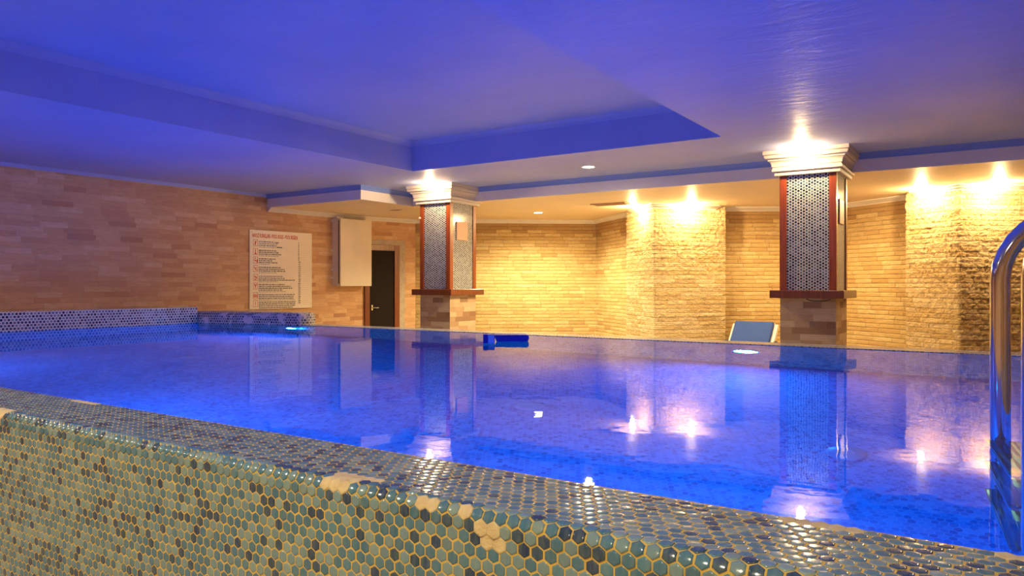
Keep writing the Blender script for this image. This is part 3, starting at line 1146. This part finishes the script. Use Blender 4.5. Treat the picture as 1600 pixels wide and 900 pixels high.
def blob(bm, cx, cz, r, n=12, sx=1.0):
    bm.faces.new([bm.verts.new((cx + sx * r * math.cos(2 * PI * i / n), YS, cz + r * math.sin(2 * PI * i / n))) for i in range(n)])


def bar(bm, x0, z0, x1, z1, w):
    d = Vector((x1 - x0, z1 - z0)).normalized()
    nx, nz_ = -d.y * w / 2, d.x * w / 2
    bm.faces.new([bm.verts.new((x, YS, z)) for x, z in ((x0 - nx, z0 - nz_), (x1 - nx, z1 - nz_), (x1 + nx, z1 + nz_), (x0 + nx, z0 + nz_))])


pz = [0.178, 0.295, 0.408, 0.522, 0.640, 0.755, 0.885, 0.992]
for k, z in enumerate(pz):
    zc = H - z * 0.985 + 0.005
    cx = 0.088
    hw, hh2 = 0.034, 0.044
    bm = bmesh.new()
    lw = 0.005
    sign_rect(bm, cx - hw, cx + hw, zc + hh2 - lw, zc + hh2)
    sign_rect(bm, cx - hw, cx + hw, zc - hh2, zc - hh2 + lw)
    sign_rect(bm, cx - hw, cx - hw + lw, zc - hh2, zc + hh2)
    sign_rect(bm, cx + hw - lw, cx + hw, zc - hh2, zc + hh2)
    if k == 0:
        blob(bm, cx, zc + 0.012, 0.011); bar(bm, cx, zc + 0.002, cx, zc - 0.03, 0.012); bar(bm, cx - 0.022, zc - 0.026, cx + 0.022, zc + 0.03, 0.005)
    elif k == 1:
        bar(bm, cx, zc + 0.02, cx, zc - 0.028, 0.009); bar(bm, cx - 0.014, zc - 0.026, cx + 0.014, zc - 0.026, 0.014); blob(bm, cx, zc + 0.024, 0.007)
    elif k == 2:
        bar(bm, cx - 0.018, zc + 0.004, cx + 0.012, zc - 0.018, 0.013); bar(bm, cx + 0.024, zc + 0.01, cx + 0.024, zc - 0.036, 0.012); blob(bm, cx - 0.004, zc + 0.022, 0.008)
    elif k == 3:
        bar(bm, cx - 0.02, zc + 0.02, cx + 0.004, zc - 0.008, 0.010); bar(bm, cx - 0.006, zc - 0.01, cx + 0.024, zc - 0.024, 0.010); blob(bm, cx + 0.010, zc + 0.012, 0.007)
    elif k == 4:
        bar(bm, cx - 0.016, zc + 0.024, cx - 0.002, zc - 0.002, 0.013); bar(bm, cx + 0.004, zc + 0.012, cx + 0.018, zc - 0.014, 0.013); bar(bm, cx - 0.016, zc - 0.028, cx + 0.012, zc - 0.024, 0.012)
    elif k == 5:
        bar(bm, cx - 0.018, zc + 0.026, cx, zc, 0.011); bar(bm, cx + 0.018, zc + 0.026, cx, zc, 0.011); bar(bm, cx, zc + 0.004, cx, zc - 0.026, 0.011)
    elif k == 6:
        for dx in (-0.020, 0.0, 0.020):
            blob(bm, cx + dx, zc + 0.014, 0.007); bar(bm, cx + dx, zc + 0.006, cx + dx, zc - 0.024, 0.012)
    else:
        bar(bm, cx, zc + 0.026, cx, zc - 0.010, 0.009); blob(bm, cx, zc - 0.022, 0.006)
    sign_mesh('pictogram', bm, M_RED)
for x, z in ((0.03, 0.05), (W - 0.03, 0.05), (0.03, H - 0.03), (W - 0.03, H - 0.03)):
    bm = bmesh.new()
    bm.faces.new([bm.verts.new((x + 0.006 * math.cos(2 * PI * i / 10), YS - 0.001, z + 0.006 * math.sin(2 * PI * i / 10))) for i in range(10)])
    sign_mesh('screw_head', bm, M_CEMENT)

# --- cabinet on the wall
loc, rz = wall_frame((-8.17, 6.5), (-8.05, 8.1), 1.045, 0.405, 0.0)
cab = thing('wall_cabinet', 'tall off-white metal cabinet hung high on the stone wall beside the door', 'cabinet', loc, rz)
cw, ch = 0.585, 0.975
bm = bmesh.new()
box(bm, 0.0, cw, -0.118, 0.02, 0, ch, bevel=0.004)
obj('cabinet_body', bm, M_CABINET, cab)
bm = bmesh.new()
box(bm, 0.018, cw - 0.018, -0.156, -0.118, 0.028, ch - 0.028)
obj('door_gasket', bm, M_GASKET, cab)
bm = bmesh.new()
box(bm, 0.0, cw + 0.004, -0.186, -0.156, -0.006, ch - 0.004, bevel=0.006)
obj('cabinet_door', bm, M_CABINET, cab)
bm = bmesh.new()
box(bm, 0.03, 0.16, -0.06, 0.015, ch, ch + 0.035, bevel=0.003)
obj('cable_duct', bm, M_CABINET, cab)
for zz in (0.10, 0.22, 0.50, 0.93):
    bm = bmesh.new()
    box(bm, -0.022, 0.0, -0.016, 0.01, zz, zz + 0.028, bevel=0.004)
    obj('wall_bracket', bm, M_PLASTIC, cab)

# --- door
loc, rz = wall_frame((-8.05, 8.1), (-7.76, 9.0), 0.0, Z_FLOOR, 0.0)
dr = bpy.data.objects.new('door_1', None)
COL.objects.link(dr)
dr.location = loc; dr.rotation_euler = (0, 0, rz); dr['kind'] = 'structure'
zf = 0.9
bm = bmesh.new()
x0, x1, xa, xb = 0.035, 0.635, 0.115, 0.545
box(bm, x0, xa, -0.035, 0.03, 0, 1.03 + zf, bevel=0.004)
box(bm, xb, x1, -0.035, 0.03, 0, 1.03 + zf, bevel=0.004)
box(bm, xa, xb, -0.035, 0.03, 0.945 + zf, 1.03 + zf, bevel=0.004)
obj('door_frame', bm, M_WOOD_DK, dr)
bm = bmesh.new()
box(bm, xa, xb, -0.012, 0.02, 0.005, 0.945 + zf)
leaf = obj('door_leaf', bm, M_DOOR, dr)
bm = bmesh.new()
tube(bm, [(xa + 0.05, -0.012, 0.10 + zf - 0.03), (xa + 0.05, -0.045, 0.10 + zf - 0.03), (xa + 0.06, -0.05, 0.10 + zf - 0.03), (xa + 0.14, -0.05, 0.10 + zf - 0.03)], 0.008, 10)
box(bm, xa + 0.038, xa + 0.062, -0.016, -0.011, zf + 0.03, zf + 0.11)
obj('door_handle', bm, M_CHROME, leaf, smooth=40)
# rough cement patch round the frame (ragged outline)
bm = bmesh.new()
outer = []
inner = []
n = 34
for i in range(n + 1):
    z = (1.10 + zf) * i / n
    outer.append((x1 + 0.105 + random.uniform(-0.014, 0.014), z))
for i in range(17):
    x = x1 + 0.10 - (x1 + 0.08) * i / 16
    outer.append((x, 1.115 + zf + random.uniform(-0.012, 0.012)))
inner = [(x1 - 0.01, 0)] + [(x1 - 0.01, 1.02 + zf), (0.02, 1.02 + zf)]
poly = outer + inner[::-1]
fr = [bm.verts.new((x, -0.016, z)) for x, z in poly]
bk_ = [bm.verts.new((x, 0.01, z)) for x, z in poly]
bm.faces.new(fr)
for i in range(len(poly)):
    j = (i + 1) % len(poly)
    bm.faces.new((fr[i], bk_[i], bk_[j], fr[j]))
obj('cement_surround', bm, M_CEMENT, dr, label='rough grey cement patch round the door frame')

# ------------------------------------------------------------------ sun lounger
def lounger():
    # local: +x across, the sitter looks along -y; back raised at +y end
    px, py = -2.60, 9.10
    rz = math.atan2(9.0 * 0.0 + 0.0, 1.0)
    t = thing('sun_lounger', 'blue cushioned sun lounger with raised back beside the mosaic column', 'sun lounger', (px, py, Z_FLOOR), math.radians(-3))
    w = 0.52
    hs = 0.345
    bm = bmesh.new()
    for sx in (-1, 1):
        box(bm, sx * (w / 2) - 0.025, sx * (w / 2) + 0.025, -1.25, 0.62, hs - 0.05, hs, bevel=0.008)
    box(bm, -w / 2, w / 2, -1.25, -1.19, hs - 0.05, hs, bevel=0.008)
    box(bm, -w / 2, w / 2, 0.56, 0.62, hs - 0.05, hs, bevel=0.008)
    for k in range(11):
        y = -1.13 + k * 0.115
        box(bm, -w / 2 + 0.02, w / 2 - 0.02, y, y + 0.07, hs - 0.03, hs - 0.005)
    obj('frame', bm, M_PLASTIC, t)
    for sx in (-1, 1):
        for yy in (-1.05, 0.45):
            bm = bmesh.new()
            box(bm, sx * (w / 2) - 0.03, sx * (w / 2) + 0.03, yy - 0.035, yy + 0.035, 0, hs - 0.05, bevel=0.008)
            obj('leg', bm, M_PLASTIC, t)
    # backrest, hinged at y = 0.05, tilted
    ang = math.radians(50)
    Mb = Matrix.Translation((0, 0.05, hs + 0.0)) @ Matrix.Rotation(ang, 4, 'X')
    L = 0.61
    bm = bmesh.new()
    for sx in (-1, 1):
        box(bm, sx * (w / 2 + 0.004) - 0.022, sx * (w / 2 + 0.004) + 0.022, 0, L, -0.045, 0.012, M=Mb, bevel=0.006)
    for k in range(6):
        box(bm, -w / 2 + 0.02, w / 2 - 0.02, 0.03 + k * 0.108, 0.10 + k * 0.108, -0.03, -0.005, M=Mb)
    obj('backrest', bm, M_PLASTIC, t)
    bm = bmesh.new()
    box(bm, -w / 2 + 0.01, w / 2 - 0.02, 0.04, L + 0.015, 0.0, 0.055, M=Mb, bevel=0.02)
    obj('back_cushion', bm, M_BLUE_FABRIC, t, smooth=40)
    bm = bmesh.new()
    box(bm, -w / 2 + 0.01, w / 2 - 0.01, -1.2, 0.03, hs, hs + 0.055, bevel=0.02)
    obj('seat_cushion', bm, M_BLUE_FABRIC, t, smooth=40)
    for sx in (-1, 1):
        bm = bmesh.new()
        tube(bm, [(sx * (w / 2 + 0.035), -0.10, hs - 0.02), (sx * (w / 2 + 0.04), -0.02, hs + 0.16), (sx * (w / 2 + 0.04), 0.12, hs + 0.25), (sx * (w / 2 + 0.04), 0.30, hs + 0.26), (sx * (w / 2 + 0.04), 0.40, hs + 0.20), (sx * (w / 2 + 0.035), 0.44, hs - 0.02)], 0.02, 10)
        obj('armrest', bm, M_BLUE_DK, t, smooth=40)
    return t


lounger()

# ------------------------------------------------------------------ steel ladder
def ladder():
    t = thing('pool_ladder', 'polished steel ladder with arched handrails at the right end of the pool', 'ladder', (X_PR + 0.03, 2.365, 0.0), math.radians(8))
    xr = -0.235      # rail x relative to the wall
    Rr = 0.205
    r = 0.0262
    for sy in (1, -1):
        y = sy * 0.235
        pts = [(xr + 0.0, y, -0.98), (xr, y, -0.7), (xr, y, -0.3), (xr, y, 0.0), (xr, y, 0.2), (xr, y, 0.42)]
        for i in range(1, 17):
            a = PI * i / 16 * 0.96
            pts.append((xr + 0.235 * (1 - math.cos(a)), y, 0.42 + Rr * math.sin(a)))
        x_end = pts[-1][0]
        pts += [(x_end + 0.01, y, 0.30), (x_end + 0.012, y, 0.15), (x_end + 0.012, y, 0.004)]
        bm = bmesh.new()
        tube(bm, pts, r, 24)
        obj('handrail', bm, M_CHROME, t, smooth=50)
        bm = bmesh.new()
        lathe(bm, [(0.028, 0.003), (0.055, 0.003), (0.055, 0.010), (0.045, 0.018), (0.028, 0.022)], cx=x_end + 0.012, cy=y, seg=28)
        obj('anchor_flange', bm, M_CHROME, t, smooth=40)
    for zz in (-0.24, -0.50, -0.76):
        bm = bmesh.new()
        box(bm, xr - 0.045, xr + 0.045, -0.21, 0.21, zz, zz + 0.022, bevel=0.006)
        for k in range(5):
            box(bm, xr - 0.036 + k * 0.018 - 0.004, xr - 0.036 + k * 0.018 + 0.004, -0.19, 0.19, zz + 0.022, zz + 0.026)
        obj('step', bm, M_CHROME, t, smooth=35)
    for sy in (1, -1):
        bm = bmesh.new()
        tube(bm, [(xr + 0.02, sy * 0.235, -0.90), (-0.045, sy * 0.235, -0.90)], 0.014, 12)
        tube(bm, [(-0.050, sy * 0.235, -0.90), (-0.042, sy * 0.235, -0.90)], 0.02, 16)
        obj('wall_bumper', bm, M_PLASTIC, t, smooth=40)


ladder()

# ------------------------------------------------------------------ made-up blocks standing in for a blue reflection by the far rim
bm = bmesh.new()
pts = [(-0.140, 0.044), (-0.105, 0.012), (-0.095, -0.03), (0.105, -0.03), (0.125, 0.012), (0.132, 0.030), (0.122, 0.046)]
lo = [bm.verts.new((x, -0.09, z)) for x, z in pts]
hi = [bm.verts.new((x * 0.9, 0.09, z)) for x, z in pts]
bm.faces.new(lo); bm.faces.new(hi[::-1])
for i in range(len(pts)):
    bm.faces.new((lo[i], hi[i], hi[(i + 1) % len(pts)], lo[(i + 1) % len(pts)]))
bmesh.ops.bevel(bm, geom=bm.edges[:], offset=0.006, segments=2, affect='EDGES')
o = obj('reflection_block', bm, M_REFLECT_DK)
o.location = (-3.00, 4.55, 0.0)
o.rotation_euler = (0, 0, YAW)
tag(o, 'dark blue tapered block standing in for a reflection in the water below the plain back wall', 'float')
bm = bmesh.new()
box(bm, -0.046, -0.014, -0.018, 0.018, -0.05, 0.058, mi=0, bevel=0.004)
box(bm, -0.014, 0.036, -0.014, 0.014, -0.05, 0.056, mi=1, bevel=0.004)
o = obj('reflection_block', bm, [M_REFLECT_DK, M_REFLECT_LT])
o.location = (-3.02, 4.30, 0.0)
o.rotation_euler = (0, 0, YAW)
tag(o, 'small light blue block standing in for a reflection in the water left of the dark blue one', 'float')

# ------------------------------------------------------------------ world: a closed room, only a breath of ambient
w = bpy.data.worlds.new('world')
SC.world = w
w.use_nodes = True
w.node_tree.nodes['Background'].inputs[0].default_value = (0.25, 0.28, 0.5, 1)
w.node_tree.nodes['Background'].inputs[1].default_value = 0.02
